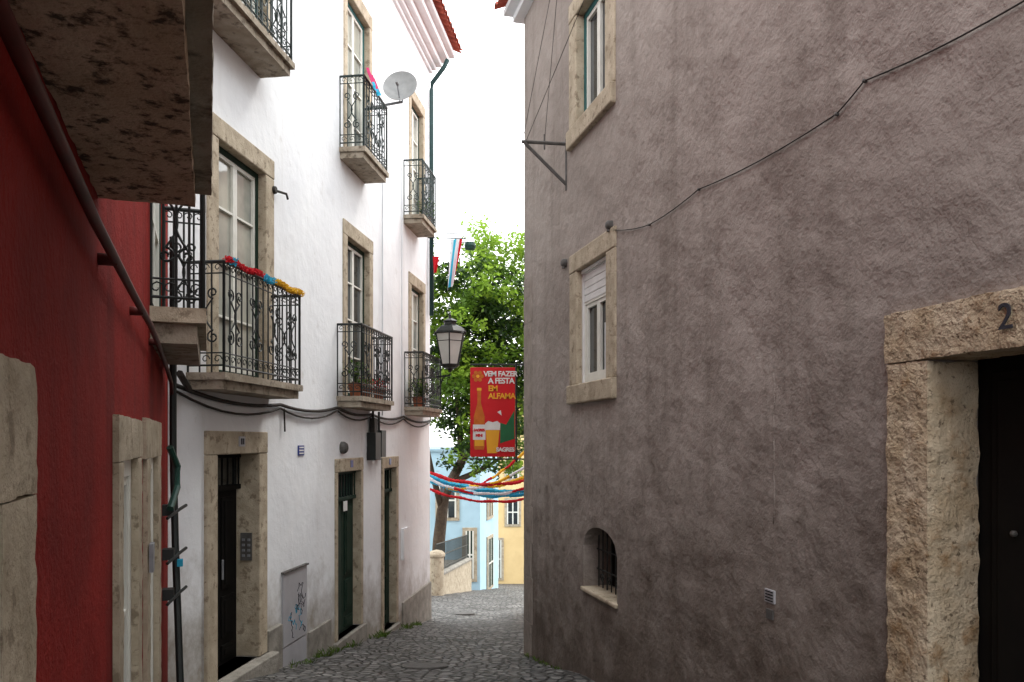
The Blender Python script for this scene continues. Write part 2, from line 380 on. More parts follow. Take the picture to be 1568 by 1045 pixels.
def panel_door(mb,F,a,b,c,d,dep,k,leaves=1,trans=None):
    a+=.007;b-=.007;d-=.007
    w=(b-a)/leaves; top=d
    if trans:
        top=d-trans; mb.box(F,a,b,-dep-.02,-dep+.05,top-.05,top,k)
        mb.quad([F(a,-dep,top),F(b,-dep,top),F(b,-dep,d),F(a,-dep,d)],'glassd')
        nb=max(3,int((b-a)/.12))
        for i in range(nb+1):
            Yq=a+.02+(b-a-.04)*i/nb; mb.tube([F(Yq,-dep+.03,top),F(Yq,-dep+.03,d)],.012,k,5)
        mb.box(F,a,b,-dep-.02,-dep+.05,d-.04,d,k)
        top-=.05
    for i in range(leaves):
        x0,x1=a+i*w+.004,a+(i+1)*w-.004
        mb.box(F,x0,x1,-dep-.03,-dep,c,top,k)
        s=.09
        zs=[c,c+.22,c+.22+(top-c)*.28,top-.05]
        for q in range(len(zs)-1):
            za,zb=zs[q]+s*.6,zs[q+1]-.02
            if zb-za<.1: continue
            mb.box(F,x0+s,x1-s,-dep+.001,-dep+.018,za,zb,k)
            mb.box(F,x0+s+.04,x1-s-.04,-dep+.019,-dep+.03,za+.04,zb-.04,k)
mb=MB()
panel_door(mb,W,D1[0],D1[1],D1[2],D1[3],.22,'ddoor',2,.32)
panel_door(mb,W,D2[0],D2[1],D2[2],D2[3],.11,'green',2,.36)
panel_door(mb,W,D3[0],D3[1],D3[2],D3[3],.11,'green',2,.36)
mb.box(W,11.22,11.36,-.075,-.06,-1.0,-.86,'bwhite')
mb.tube([W(7.98,-.17,-1.4),W(7.98,-.17,-1.2)],.012,'metal')
mb.obj('doors',wb,.004)
mb=MB()
mb.box(W,8.345,8.37,-.165,-.045,-1.26,-.97,'dmetal')
for i in range(4):
    for j in range(2): mb.box(W,8.337,8.345,-.145+j*.06,-.115+j*.06,-1.22+i*.055,-1.195+i*.055,'metal')
mb.box(W,9.0,9.68,-.02,.022,-2.34,-1.52,'panel'); mb.box(W,9.0,9.68,-.02,.015,-2.75,-2.36,'panel')
mb.box(W,8.98,9.70,0,.04,-1.51,-1.49,'dmetal')
mb.box(W,7.9,8.02,.04,.05,-.06,.04,'panel'); mb.box(W,7.93,7.95,.05,.056,-.04,.02,'graf'); mb.box(W,7.97,7.99,.05,.056,-.04,.02,'graf')
mb.box(W,9.45,9.62,.0,.012,-.18,-.06,'signblue'); 
for i in range(3): mb.box(W,9.47,9.60,.012,.016,-.16+i*.035,-.147+i*.035,'bwhite')
mb.box(W,11.25,11.35,.025,.031,-.38,-.28,'signblue'); mb.box(W,13.15,13.25,.025,.031,-.40,-.30,'signblue')
mb.box(W,13.95,14.3,0,.05,-2.1,-1.55,'white')
random.seed(3)
for q in range(9):
    y=9.12+random.random()*.35; z=-1.75-random.random()*.45
    pts=[]
    for t in range(12):
        y+=random.uniform(-.06,.07); z+=random.uniform(-.07,.05); y=min(9.63,max(9.05,y)); z=min(-1.56,max(-2.3,z))
        pts.append(W(y,.023,z))
    mb.tube(pts,.004,'graf' if q%4 else 'gb',4)
mb.obj('wall_fittings',wb)
mb=MB()
mb.box(W,12.05,12.32,0,.14,-.30,.12,'iron'); mb.box(W,12.42,12.66,0,.12,-.26,.16,'iron'); mb.box(W,12.12,12.28,.02,.10,.12,.34,'cable')
mb.tube([W(12.2,.05,.1),W(12.2,.05,.45)],.02,'cable'); mb.tube([W(12.5,.05,.1),W(12.5,.05,.45)],.02,'cable')
mb.lathe(W(10.95,0,-.10),[(.0,.10),(.06,.08),(.085,.04),(.085,0)],'dmetal',14,W.nrm)
mb.lathe(W(8.75,0,2.75),[(0,.05),(.04,.05),(.05,0)],'cable',10,W.nrm); mb.tube([W(8.75,.02,2.75),W(8.90,.10,2.75),W(8.94,.10,2.7)],.015,'cable')
mb.obj('junction_boxes',wb,.006)
mb=MB()
def drape(F,pts,r=.016,k='cable',sag=.05,n=8,off=.03):
    out=[]
    for (a,za),(b,zb) in zip(pts,pts[1:]):
        for i in range(n):
            t=i/n; out.append(F(a+(b-a)*t,off,za+(zb-za)*t-sag*4*t*(1-t)*(abs(b-a)/1.5)))
    out.append(F(pts[-1][0],off,pts[-1][1])); mb.tube(out,r,k,6)
drape(W,[(6.8,.47),(8.9,.40),(10.7,.44),(12.2,.40),(14.0,.42),(16.0,.40)],.020)
drape(W,[(6.8,.42),(8.9,.36),(10.7,.40),(12.2,.37),(14.0,.38),(16.0,.37)],.012,sag=.09)
drape(W,[(12.75,7.2),(12.75,.4)],.012,'gw',0); drape(W,[(9.0,.36),(9.02,.1)],.01,'cable',0)
drape(W,[(13.9,7.2),(13.9,.4)],.010,'gw',0)
mb.obj('facade_cables',wb,smooth=True)
mb=MB()
mb.tube([W(15.95,.40,7.6),W(15.95,.32,7.45),W(15.95,.08,7.15),W(15.95,.07,7.0),W(15.95,.07,2.5)],.045,'dpipe',8)
mb.obj('downpipe',wb,smooth=True)
def balcony(F,a,b,zs,parent,dep=.37,name='balcony',k='iron',th=.15):
    rough_block(name+'_slab_edge',F,a,b,.0,dep,zs-th*.45,zs,'slab2',parent,.07,.006,7)
    rough_block(name+'_slab_base',F,a+.03,b-.03,.0,dep-.04,zs-th,zs-th*.45,'slab2',parent,.07,.006,7)
    m=MB(); e=.03
    railing(m,[(a+e,.0),(a+e,dep-e),(b-e,dep-e),(b-e,0)],zs,zs+.97,k,F)
    m.obj(name+'_railing',parent)
for (a,b_,z) in ((7.0,8.72,.6),(10.75,12.25,.6),(14.15,15.6,.6),(6.95,8.5,4.0),(10.85,11.98,4.0),(14.1,15.15,4.0)):
    balcony(W,a,b_,z,wb,k='iron2' if z>2 else 'iron')
mb=MB(); random.seed(5)
def fluff(F,Ya,Yb,n,z,k,rad=.045,cnt=240,sz=.03):
    for _ in range(cnt):
        t=random.random(); a=random.random()*6.28; rr=rad*(.3+.7*random.random())
        wob=.012*math.sin(t*9)
        c=F(Ya+(Yb-Ya)*t,n+math.cos(a)*rr,z+wob+math.sin(a)*rr)
        u=Vector((random.gauss(0,1),random.gauss(0,1),random.gauss(0,1))).normalized(); w=u.orthogonal().normalized()
        mb.quad([c-u*sz/2,c+w*sz*.4,c+u*sz/2,c-w*sz*.4],k)
fluff(W,7.03,7.75,.36,1.59,'gr',.030,1100,.020); fluff(W,7.78,8.0,.36,1.58,'gb',.035,320,.020); fluff(W,8.02,8.72,.36,1.59,'gy',.032,1200,.020)
fluff(W,7.1,7.2,.36,1.60,'gb',.04,60)
mb.obj('rail_garland',wb,recalc=False)
def plant(F,Y,n,z,h=.3,r=.16,pot=.1,cnt=160,mix=('leaf2','leaf3')):
    e=empty('potted_plant'); m=MB()
    m.lathe(F(Y,n,z),[(0,0),(pot*.7,0),(pot,pot*1.6),(pot*1.1,pot*1.6),(pot*1.1,pot*1.85),(0,pot*1.8)],'terra',14); m.obj('pot',e)
    m=MB(); base=F(Y,n,z+pot*1.7)
    for _ in range(cnt):
        a=random.random()*6.28; q=random.random(); hh=random.random()
        c=base+Vector((math.cos(a)*r*q,math.sin(a)*r*q,h*hh))
        u=Vector((math.cos(a),math.sin(a),random.uniform(-.2,1))).normalized(); w=u.cross(Vector((0,0,1))).normalized()
        s=.05; m.quad([c,c+u*s*.6+w*s*.35,c+u*s*1.4,c+u*s*.6-w*s*.35],random.choice(mix))
    for _ in range(6):
        a=random.random()*6.28; m.tube([base,base+Vector((math.cos(a)*r*.5,math.sin(a)*r*.5,h*.9))],.004,'leaf3',4)
    m.obj('leaves',e,recalc=False)
plant(W,10.95,.2,.6,.3); plant(W,14.35,.2,.6,.32); plant(W,12.0,.2,.6,.15,.14,.09,120,('leaf2','gr')); plant(W,14.6,.2,.6,.25); plant(W,15.0,.2,4.0,.3); plant(W,11.4,.2,.6,.12,.14,.08,90,('leaf2','terra'))
sd=empty('satellite_dish'); mb=MB(); ax=Vector((-.10,-1,.30)).normalized(); c=Vector((-1.64,11.75,5.20))
prof=[(0,0)]+[(.25*i/8,.05*(i/8)**2) for i in range(1,9)]+[(.255,.053),(.252,.044)]+[(.25*i/8,.05*(i/8)**2-.006) for i in range(7,-1,-1)]
mb.lathe(c,prof,'dish',40,ax); mb.obj('reflector',sd,smooth=True)
mb=MB(); foc=c+ax*.24+Vector((0.0,0,-.10)); mb.tube([c+Vector((0,0,-.24))+ax*.05,foc],.01,'metal'); mb.lathe(foc,[(0,-.04),(.022,-.04),(.022,.04),(0,.04)],'dish',10,ax)
mb.tube([c-ax*.01,c-ax*.12,c-ax*.12+Vector((0,0,-.12)),W(12.0,.0,5.0)],.02,'metal'); mb.obj('mount',sd)
mb=MB()
for i in range(10):
    for j in range(5):
        def q(i,j):
            return W(10.86+.035*i,.375+.03*math.sin(i*1.3)+.02*j,5.06-.05*j+.02*math.sin(i*2.1))
        mb.quad([q(i,j),q(i+1,j),q(i+1,j+1),q(i,j+1)],'pink' if j<4 else 'gb')
mb.obj('hanging_cloth',smooth=True,recalc=False)
e=empty('laundry_rack'); mb=MB()
mb.tube([W(15.9,0,4.05),W(15.9,.78,4.0)],.012,'iron'); mb.tube([W(15.4,.4,3.98),W(15.4,.78,3.98),W(16.1,.78,3.98),W(16.1,0,3.98)],.01,'iron')
mb.obj('rack',e)
def cloth(name,F,Y,n0,n1,z1,z0,ks,par,amp=.03,lean=0):
    m=MB(); nu,nv=12,14
    def q(i,j):
        u=i/nu; v_=j/nv; return F(Y+amp*math.sin(u*9+v_*2)*(.3+v_),n0+(n1-n0)*(u*(1-.35*v_)+.1*v_)+lean*v_,z1+(z0-z1)*v_*(1-.15*u))
    for i in range(nu):
        for j in range(nv): m.quad([q(i,j),q(i+1,j),q(i+1,j+1),q(i,j+1)],ks[int(i/nu*len(ks))])
    m.obj(name,par,smooth=True,recalc=False)
cloth('towel',W,15.75,.50,.74,3.96,2.95,['gw','gb','gw','gr'],e,.06,-.10); cloth('shirt',W,15.6,.18,.30,3.6,3.25,['gr'],e)
mb=MB(); mb.lathe(W(15.9,.86,3.85),[(0,-.08),(.10,-.06),(.12,0),(.10,.07),(0,.08)],'gpipe',12); mb.obj('basket',e)
lp=empty('street_lamp'); lc=Vector((-1.19,15.3,0)); mb=MB(); g=MB()
zb,zt=1.45,2.05; rb,rt=.17,.30; rot=.55
def ring(r,z): return [Vector((lc.x+r*math.cos(rot+i*math.pi/3),lc.y+r*math.sin(rot+i*math.pi/3),z)) for i in range(6)]
A=ring(rb,zb);Bq=ring(rt,zt)
for i in range(6):
    g.quad([A[i],A[(i+1)%6],Bq[(i+1)%6],Bq[i]],'lampglass'); mb.tube([A[i],Bq[i]],.014,'iron',5)
    mb.tube([A[i],A[(i+1)%6]],.016,'iron',5); mb.tube([Bq[i],Bq[(i+1)%6]],.02,'iron',5)
    mb.tube([A[i]*.25+Bq[i]*.75,A[(i+1)%6]*.25+Bq[(i+1)%6]*.75],.008,'iron',4)
g.obj('glass_panes',lp)
mb.lathe((lc.x,lc.y,zt),[(.335,0),(.33,.03),(.24,.12),(.13,.17),(.12,.22),(.15,.24),(.08,.28),(.03,.30),(.025,.36),(.0,.39)],'iron',6)
mb.lathe((lc.x,lc.y,zb),[(.19,0),(.14,-.05),(.05,-.08),(.03,-.13),(0,-.15)],'iron',12)
for i in range(6):
    p=ring(.335,zt)[i]; mb.tube([p,p+Vector((0,0,.07))],.012,'iron',4,.003)
mb.obj('lantern_frame',lp)
mb=MB(); wp=W(15.45,0,1.2); 
mb.tube([wp,Vector((lc.x,lc.y,1.25)),Vector((lc.x,lc.y,1.4))],.018,'iron'); mb.tube([W(15.45,0,.75),W(15.4,.2,.85),W(15.35,.38,1.05),W(15.33,.45,1.22)],.014,'iron')
mb.tube([W(15.45,.012,.65),W(15.45,.012,1.35)],.02,'iron')
mb.obj('wall_bracket',lp)
# ================================================================= RED HOUSE
rh=empty('red_house'); mb=MB()
DA=(.45,1.27,-2.6,-.08,.18); DB=(3.02,3.70,-2.05,-.06,.14); DC=(4.40,5.15,-2.1,-.08,.14); DW=(4.85,5.95,.80,2.7,.12)
RT=5.2  # wall top raised, out of view, to cut light on this face
wall(mb,R,-.9,6.70,-4,RT,[DA,DB,DC,DW],'red')
for Y in (-.9,6.70): 
    p,q=R(Y,0,-4),R(Y,0,RT); mb.quad([p,(-9,p.y,-4),(-9,p.y,RT),q],'red')
mb.quad([R(-.9,0,RT),R(6.7,0,RT),(-9,6.7,RT),(-9,-.9,RT)],'tile'); mb.quad([(-9,-.9,-4),(-9,6.7,-4),(-9,6.7,RT),(-9,-.9,RT)],'red')
mb.obj('walls',rh)
for nm,y0,y1,za,zb,k in (('lintel_a',.2,1.50,-.10,.140,'stone'),('jamb_a',1.25,1.495,-2.7,-.102,'stone'),
    ('lintel_b',2.88,3.90,-.08,.095,'stone'),('jamb_b1',2.88,3.04,-2.4,-.082,'stone'),('jamb_b2',3.68,3.88,-2.4,-.082,'stone'),
    ('lintel_c',4.15,5.45,-.10,.12,'stone'),('jamb_c1',4.20,4.42,-2.4,-.102,'stone'),('jamb_c2',5.13,5.40,-2.4,-.102,'stone')):
    rough_block(nm,R,y0,y1,-.13,.022,za,zb,k,rh,.02,.006,16)
mb=MB()
panel_door(mb,R,DA[0],DA[1],DA[2],DA[3],.14,'ddoor',1)
casement(mb,R,DB[0]+.02,DB[1]-.02,DB[2],DB[3]-.02,.06,'wframe','glassd',1,3,.07); casement(mb,R,DC[0]+.02,DC[1]-.02,DC[2],DC[3]-.02,.06,'wframe','glassd',2,3,.07)
casement(mb,R,DW[0],DW[1],DW[2],DW[3],.06,'green','glassl',2,3,.07)
mb.box(R,4.2,4.3,.030,.05,-.70,-.55,'metal')
mb.obj('doors_and_windows',rh)
rough_block('near_balcony_slab_base',R,-.6,2.5,0,.285,.76,.815,'slab',rh,.025,.006,12)  # slab carried on behind the camera, unseen, to block light on the wall
rough_block('near_balcony_slab_edge',R,-.6,2.54,0,.335,.815,.90,'slab2',rh,.03,.006,12)
mb=MB(); railing(mb,[(-.5,.26),(2.46,.26),(2.46,0)],.90,1.85,'iron',R); mb.obj('near_balcony_railing',rh)
rough_block('balcony_slab_edge',R,4.66,6.15,0,.31,.70,.79,'stone',rh,.04,.006,9)
rough_block('balcony_slab_base',R,4.72,6.10,0,.26,.58,.70,'slab2',rh,.04,.008,9)
mb=MB(); railing(mb,[(4.70,0),(4.70,.285),(6.1,.285),(6.1,0)],.79,1.78,'iron',R,.08); mb.obj('balcony_railing',rh)
mb=MB()
mb.tube([R(y,.05,z) for y,z in ((.9,.62),(1.33,.60),(2.03,.57),(2.6,.57),(3.05,.57),(4.0,.58),(4.8,.55),(5.6,.50),(6.15,.45),(6.3,.3))],.015,'pipe',8)
for y in (2.5,3.5,4.6): mb.tube([R(y,-.01,.57),R(y,.055,.57)],.02,'pipe',8)
mb.obj('drain_pipe',rh,smooth=True)
mb=MB(); mb.tube([R(6.25,.06,1.6),R(6.25,.06,-.1),R(6.15,.08,-.8),R(5.9,.14,-2.3)],.028,'iron',8)
mb.tube([R(5.95,.05,-.05),R(6.05,.10,-.2),R(6.0,.10,-.35),R(5.8,.06,-.5)],.025,'gpipe',8)
for z in (-.52,-.85,-1.15): 
    mb.tube([R(5.8,.04,z-.05),R(6.0,.12,z),R(6.1,.16,z+.02)],.012,'iron',6); mb.box(R,5.9,6.0,.0,.08,z-.04,z+.04,'iron')
mb.box(R,5.95,6.02,.1,.14,-.95,-.9,'gb')
mb.tube([R(6.5,.1,.55),W(6.95,.06,.45)],.03,'cable'); 
mb.obj('downpipes_and_brackets',rh)
# ================================================================= GREY HOUSE
gh=empty('grey_stucco_house'); mb=MB()
GD=(2.65,3.59,-2.6,.383,.42); GW=(7.43,8.24,.57,1.76,.2); GU=(7.45,8.26,3.26,4.42,.2); GN=(7.2,8.08,-1.48,-.84,.3)
wall(mb,G,-5,10.27,-6,5.5,[GD,GW,GU,GN],'grey')
p,q=G(10.27,0,-6),G(10.27,0,5.5); mb.quad([p,(9,p.y+2.2,-6),(9,p.y+2.2,5.5),q],'grey')
p2,q2=G(-5,0,-6),G(-5,0,5.5); mb.quad([p2,(9,p2.y,-6),(9,p2.y,5.5),q2],'grey'); mb.quad([q,q2,(9,q2.y,5.5),(9,q.y+2.2,5.5)],'tile')
yc=(GN[0]+GN[1])/2; hw=(GN[1]-GN[0])/2; n_=16
for i in range(n_):
    t0=-1+2*i/n_; t1=-1+2*(i+1)/n_
    f=lambda t:GN[3]-.22*(1-math.sqrt(max(0,1-t*t)))
    a0,a1=yc+t0*hw,yc+t1*hw
    mb.quad([G(a0,.001,f(t0)),G(a1,.001,f(t1)),G(a1,.001,GN[3]),G(a0,.001,GN[3])],'grey')
    mb.quad([G(a0,.001,f(t0)),G(a1,.001,f(t1)),G(a1,-.3,f(t1)),G(a0,-.3,f(t0))],'grey')
mb.obj('walls',gh,recalc=False)
mb=MB(); tile_roof(mb,G,-5,10.45,.36,-4,5.62,.4); mb.box(G,-5,10.4,-.2,.12,5.44,5.52,'white'); mb.box(G,-5,10.42,-.2,.24,5.52,5.59,'white')
mb.obj('roof_and_eaves',gh)
rough_block('door_lintel',G,2.35,3.83,-.24,.035,.365,.60,'roughstone',gh,.022,.012,11)
rough_block('door_jamb_far',G,3.565,3.815,-.25,.03,-2.7,.36,'roughstone',gh,.022,.016,9)
rough_block('door_jamb_near',G,2.42,2.67,-.25,.03,-2.7,.36,'roughstone',gh,.03,.016,9)
z=-3.2; i=0; random.seed(11)
while z<2.0:
    h=random.uniform(.3,.6); rough_block('quoin',G,9.95-(.0 if i%2 else .05),10.275,-.2,.008,z,min(2.06,z+h-.003),'qstone',gh,.06,.006,4); z+=h; i+=1
mb=MB()
for (a,b_,c,d,_) in (GW,GU): surround(mb,G,a,b_,c,d,.22,'stone',.02,True,.19,.14)
mb.box(G,GN[0]-.02,GN[1]+.02,-.28,.03,GN[2]-.04,GN[2]+.004,'stone')
mb.obj('window_surrounds',gh,.014)
mb=MB()
casement(mb,G,GW[0],GW[1],GW[2]+.02,1.45,.11,'wframe','glassd',2,1,.05)
for i in range(9): 
    z=1.42+.036*i; mb.box(G,GW[0]+.01,GW[1]-.01,-.08,-.055-(.004 if i%2 else 0),z,z+.033,'shutter')
mb.box(G,GW[0]+.008,GW[1]-.008,-.10,-.03,GW[3]-.04,GW[3]-.01,'shutter'); mb.box(G,GW[0]+.008,GW[0]+.035,-.10,-.04,GW[2]+.01,GW[3]-.04,'shutter'); mb.box(G,GW[1]-.035,GW[1]-.008,-.10,-.04,GW[2]+.01,GW[3]-.04,'shutter')
mb.box(G,7.55,7.75,-.098,-.0975,.68,1.15,'gw')
casement(mb,G,GU[0],GU[1],GU[2]+.02,GU[3],.12,'teal','glassd',2,1,.06,'wframe')
mb.obj('windows',gh)
mb=MB()
for i in range(8): 
    y=GN[0]+.06+i*.11; mb.tube([G(y,-.15,GN[2]),G(y,-.15,GN[3]-.02)],.007,'iron',5)
mb.tube([G(GN[0],-.15,-1.3),G(GN[1],-.15,-1.3)],.008,'iron'); mb.tube([G(GN[0],-.15,-1.1),G(GN[1],-.15,-1.1)],.008,'iron')
def PN(s,z): return G(s,-.14,z)
for k in range(4):
    mb.tube(spiral(PN,7.35+k*.19,-1.38,.05,1.3,0,1,12),.006,'iron',4)
mb.obj('niche_grille',gh)
mb=MB(); panel_door(mb,G,GD[0],GD[1],GD[2],GD[3],.26,'ddoor',1)
mb.box(G,3.02,3.22,-.24,-.225,-.60,-.55,'metal'); mb.lathe(G(3.36,-.24,-.4),[(0,.035),(.014,.028),(.012,0)],'dmetal',12,G.nrm)
mb.obj('front_door',gh,.004)
mb=MB()
mb.box(G,4.76,4.86,.0,.012,-.98,-.90,'panel'); 
for i in range(4): mb.box(G,4.77,4.85,.012,.016,-.97+i*.018,-.962+i*.018,'black')
mb.box(G,4.78,4.85,.0,.010,-1.08,-1.02,'dmetal')
for (y,z) in ((7.33,1.98),(8.62,1.92)):
    mb.lathe(G(y,0,z),[(0,.06),(.026,.055),(.042,.04),(.046,.0)],'dmetal',14,G.nrm); mb.tube([G(y,.03,z-.02),G(y,.03,z-.06)],.014,'dmetal',8,.02)
mb.obj('wall_fittings',gh,.003)
mb=MB()
drape(G,[(2.2,1.78),(3.11,1.71),(3.99,1.80),(4.2,1.72),(5.68,1.79),(6.5,1.76),(7.2,1.90),(7.33,1.96)],.0042,'cable',.03,6,.012)
for y,z in ((3.99,1.80),(4.2,1.72),(5.68,1.79),(6.5,1.76)): mb.lathe(G(y,0,z),[(0,.02),(.01,.018),(.01,0)],'dmetal',8,G.nrm)
mb.obj('wall_cable',gh,smooth=True)
mb=MB(); rnd=random.Random(8)
mb.tube([G(4.78+rnd.uniform(-.006,.006),-.003,.45-.05*i) for i in range(20)],.008,'grey',6); mb.obj('plaster_seam',gh,smooth=True)
tc_=bpy.data.curves.new('num','FONT'); tc_.body='2'; tc_.size=.15; tc_.extrude=.003
o=bpy.data.objects.new('house_number',tc_); C.objects.link(o); o.data.materials.append(M['graf'])
def orient(o,pos,right,up,parent=None):
    r=Vector(right).normalized(); u=Vector(up).normalized(); n=r.cross(u)
    m=Matrix((r,u,n)).transposed().to_4x4(); m.translation=Vector(pos); o.matrix_world=m
    if parent: o.parent=parent
orient(o,G(3.19,.045,.44),-G.dir,(0,0,1),gh)
cb=empty('clothesline'); mb=MB()
mb.tube([G(8.6,0,3.2),G(8.6,.5,3.18)],.018,'dmetal'); mb.tube([G(8.6,0,2.76),G(8.6,.47,3.17)],.018,'dmetal'); mb.tube([G(8.6,.0,2.7),G(8.6,.0,3.25)],.018,'dmetal'); mb.tube([G(8.6,.25,3.12),G(8.6,.25,3.28)],.01,'dmetal')
mb.obj('bracket',cb)
mb=MB()
mb.tube([G(8.6,.45,3.2),G(5.0,.45,4.25)],.003,'cable',4)
mb.tube([G(8.6,.49,3.2),G(8.3,.1,5.5)],.003,'cable',4); mb.tube([G(8.6,.25,3.2),G(8.4,.1,5.5)],.003,'cable',4)
mb.obj('lines',cb)
# ================================================================= neighbour behind
nb=empty('beige_house'); mb=MB(); wall(mb,B2,12.6,17.4,-7,4.5,[(14.6,15.5,-.4,1.2,.15)],'rose')
for Y in (12.6,17.4): mb.quad([B2(Y,0,-7),(8,Y,-7),(8,Y,4.5),B2(Y,0,4.5)],'rose')
mb.quad([B2(12.6,0,4.5),(8,12.6,4.5),(8,17.4,4.5),B2(17.4,0,4.5)],'tile'); mb.obj('walls',nb)
mb=MB(); surround(mb,B2,14.6,15.5,-.4,1.2,.12,'stone'); casement(mb,B2,14.6,15.5,-.4,1.2,.1,'wframe','glassd'); mb.obj('window',nb)
# ================================================================= BANNER
bn=empty('advertising_banner'); Yb=14.0; x0,x1,zb0,zb1=-.734,.055,-.287,1.285
mb=MB(); mb.wbox(x0,x1,Yb,Yb+.02,zb0,zb1,'bred'); mb.obj('board',bn,.004)
mb=MB(); mb.tube([(x1+.02,Yb+.01,zb0-.1),(x1+.02,Yb+.01,zb1+.1)],.018,'iron')
for z in (zb0-.04,zb1+.05): mb.tube([(x0,Yb+.01,z),(.32,Yb+.01,z)],.014,'iron')
mb.obj('bracket',bn)
def poly(mb,pts,k,y=Yb-.004):
    mb.quad([(x0+px*.789,y,zb0+pz*1.572) for px,pz in pts],k)
mb=MB()
def ell(cx,cz,rx,rz,n=20,a0=0,a1=2*math.pi): return [(cx+rx*math.cos(a0+(a1-a0)*i/n),cz+rz*math.sin(a0+(a1-a0)*i/n)) for i in range(n)]
for i in range(6):
    a=i*math.pi/3; poly(mb,ell(.17+.09*math.cos(a),.90+.045*math.sin(a),.045,.022,10),'borange',Yb-.004-.0003*i)
poly(mb,ell(.17,.90,.04,.02,10),'byellow',Yb-.007)
poly(mb,[(.10,.08),(.30,.08),(.32,.12),(.32,.45),(.28,.52),(.24,.60),(.24,.74),(.16,.74),(.16,.60),(.12,.52),(.08,.45),(.08,.12)],'borange')
poly(mb,[(.15,.74),(.25,.74),(.25,.77),(.15,.77)],'byellow')
poly(mb,[(.06,.19),(.34,.19),(.34,.36),(.06,.36)],'bwhite',Yb-.007); poly(mb,[(.10,.12),(.30,.12),(.30,.19),(.10,.19)],'byellow',Yb-.007)
poly(mb,[(.38,.04),(.60,.04),(.66,.34),(.34,.34)],'byellow'); poly(mb,[(.335,.30),(.66,.30),(.67,.37),(.60,.40),(.50,.385),(.40,.40),(.33,.37)],'bwhite',Yb-.007)
poly(mb,[(.665,.15),(.985,.20),(.985,.52),(.80,.36),(.67,.38)],'bgreen',Yb-.0035)
poly(mb,[(.60,.50),(.70,.46),(.68,.52)],'bwhite')
mb.obj('printed_artwork',bn,recalc=False)
for t,px,pz,s,k in (('VEM FAZER',.30,.90,.128,'bwhite'),('A FESTA',.40,.82,.138,'bwhite'),('EM',.40,.735,.138,'byellow'),('ALFAMA',.40,.65,.138,'byellow'),('SAGRES',.075,.285,.062,'bred'),('MINI',.12,.225,.065,'bred'),('SAGRES',.58,.06,.10,'bwhite')):
    cu=bpy.data.curves.new('t','FONT'); cu.body=t; cu.size=s; cu.extrude=.001; cu.space_character=.9; cu.offset=.004; cu.materials.append(M[k])
    o=bpy.data.objects.new('lettering',cu); C.objects.link(o); orient(o,(x0+px*.789,Yb-.012,zb0+pz*1.572),(1,0,0),(0,0,1),bn)
# ================================================================= PARTY GARLANDS
pg=empty('party_garland')
def garland(a,b,sag,ks,w=.05,seed=0):
    rnd=random.Random(seed); a=Vector(a);b=Vector(b); n=120; pts=[];rs=[]
    for i in range(n+1):
        t=i/n; pts.append(a+(b-a)*t-Vector((0,0,sag*4*t*(1-t)+.010*math.sin(t*23+seed)+.008*rnd.random()))); rs.append(w*(.65+.12*math.sin(t*31+seed)+.35*rnd.random()))
    m=MB(); seg=n//(len(ks)*2)
    for j in range(0,n,seg):
        m.tube(pts[j:j+seg+1],rs[j:j+seg+1],ks[(j//seg)%len(ks)],5)
    m.obj('ribbon',pg,recalc=False)
garland((-2.0,16.6,-.55),(.40,16.6,-.80),.22,['gr'],.045,1)
garland((-2.0,16.9,-.66),(.40,16.7,-1.05),.16,['gb'],.06,2)
garland((-2.0,16.5,-.62),(.40,16.5,-.95),.30,['gw','gw','gr'],.035,3)
garland((-2.0,17.0,-.56),(.40,17.0,-.72),.34,['gy'],.05,4)
garland((-1.4,16.8,-1.0),(.40,16.4,-.45),.20,['gy','gw'],.035,5)
garland((-2.0,16.8,-.72),(.40,16.8,-1.1),.22,['gb'],.05,6)
garland((-.7,17.0,-.95),(.40,17.0,-.10),.08,['gr','gy'],.035,7)
garland((-2.0,16.4,-.88),(.40,16.4,-1.18),.20,['gr'],.035,8)
# ================================================================= TREE
tr=empty('leafy_tree'); mb=MB(); tb=Vector((-2.25,24,-4.0))
trunk=[tb,tb+Vector((.05,0,1.0)),tb+Vector((.15,0,1.9)),tb+Vector((.38,0,2.7)),tb+Vector((.75,0,3.4))]
mb.tube(trunk,.21,'bark',10,.14)
limbs=[[trunk[3],(-1.3,23.8,-.3),(-.8,23.6,.9),(-.4,23.4,2.6)],[trunk[4],(-.9,24.2,.2),(-.1,24.4,1.0),(.6,24.6,2.2)],[trunk[2],(-2.4,24,-1.0),(-2.7,23.8,.6),(-2.9,23.8,2.4)],[trunk[4],(-1.6,24,.6),(-1.7,24.2,2.4),(-1.5,24.2,4.4)],[(-1.3,23.8,-.3),(-.9,23.0,.1),(-.4,22.6,.5)],[trunk[3],(-1.2,24,-1.0),(-.6,24,-.7),(.1,23.9,-.2)]]
for l in limbs: mb.tube(l,.11,'bark',7,.03)
mb.obj('trunk_and_limbs',tr,smooth=True)
rnd=random.Random(21); mb=MB(); ctr=Vector((-.9,24,3.1)); rad=Vector((3.1,2.6,3.9)); nc=0
def clump(c,k,cr,n):
    for _ in range(n):
        p=c+Vector((rnd.gauss(0,1),rnd.gauss(0,1),rnd.gauss(0,.75)))*cr*.55
        u=Vector((rnd.gauss(0,1),rnd.gauss(0,1),rnd.gauss(-.3,.6))).normalized(); w=u.cross(Vector((rnd.gauss(0,.5),rnd.gauss(0,.5),1))).normalized()
        s=rnd.uniform(.055,.10)
        mb.quad([p-u*s,p+w*s*.55,p+u*s,p-w*s*.55],k)
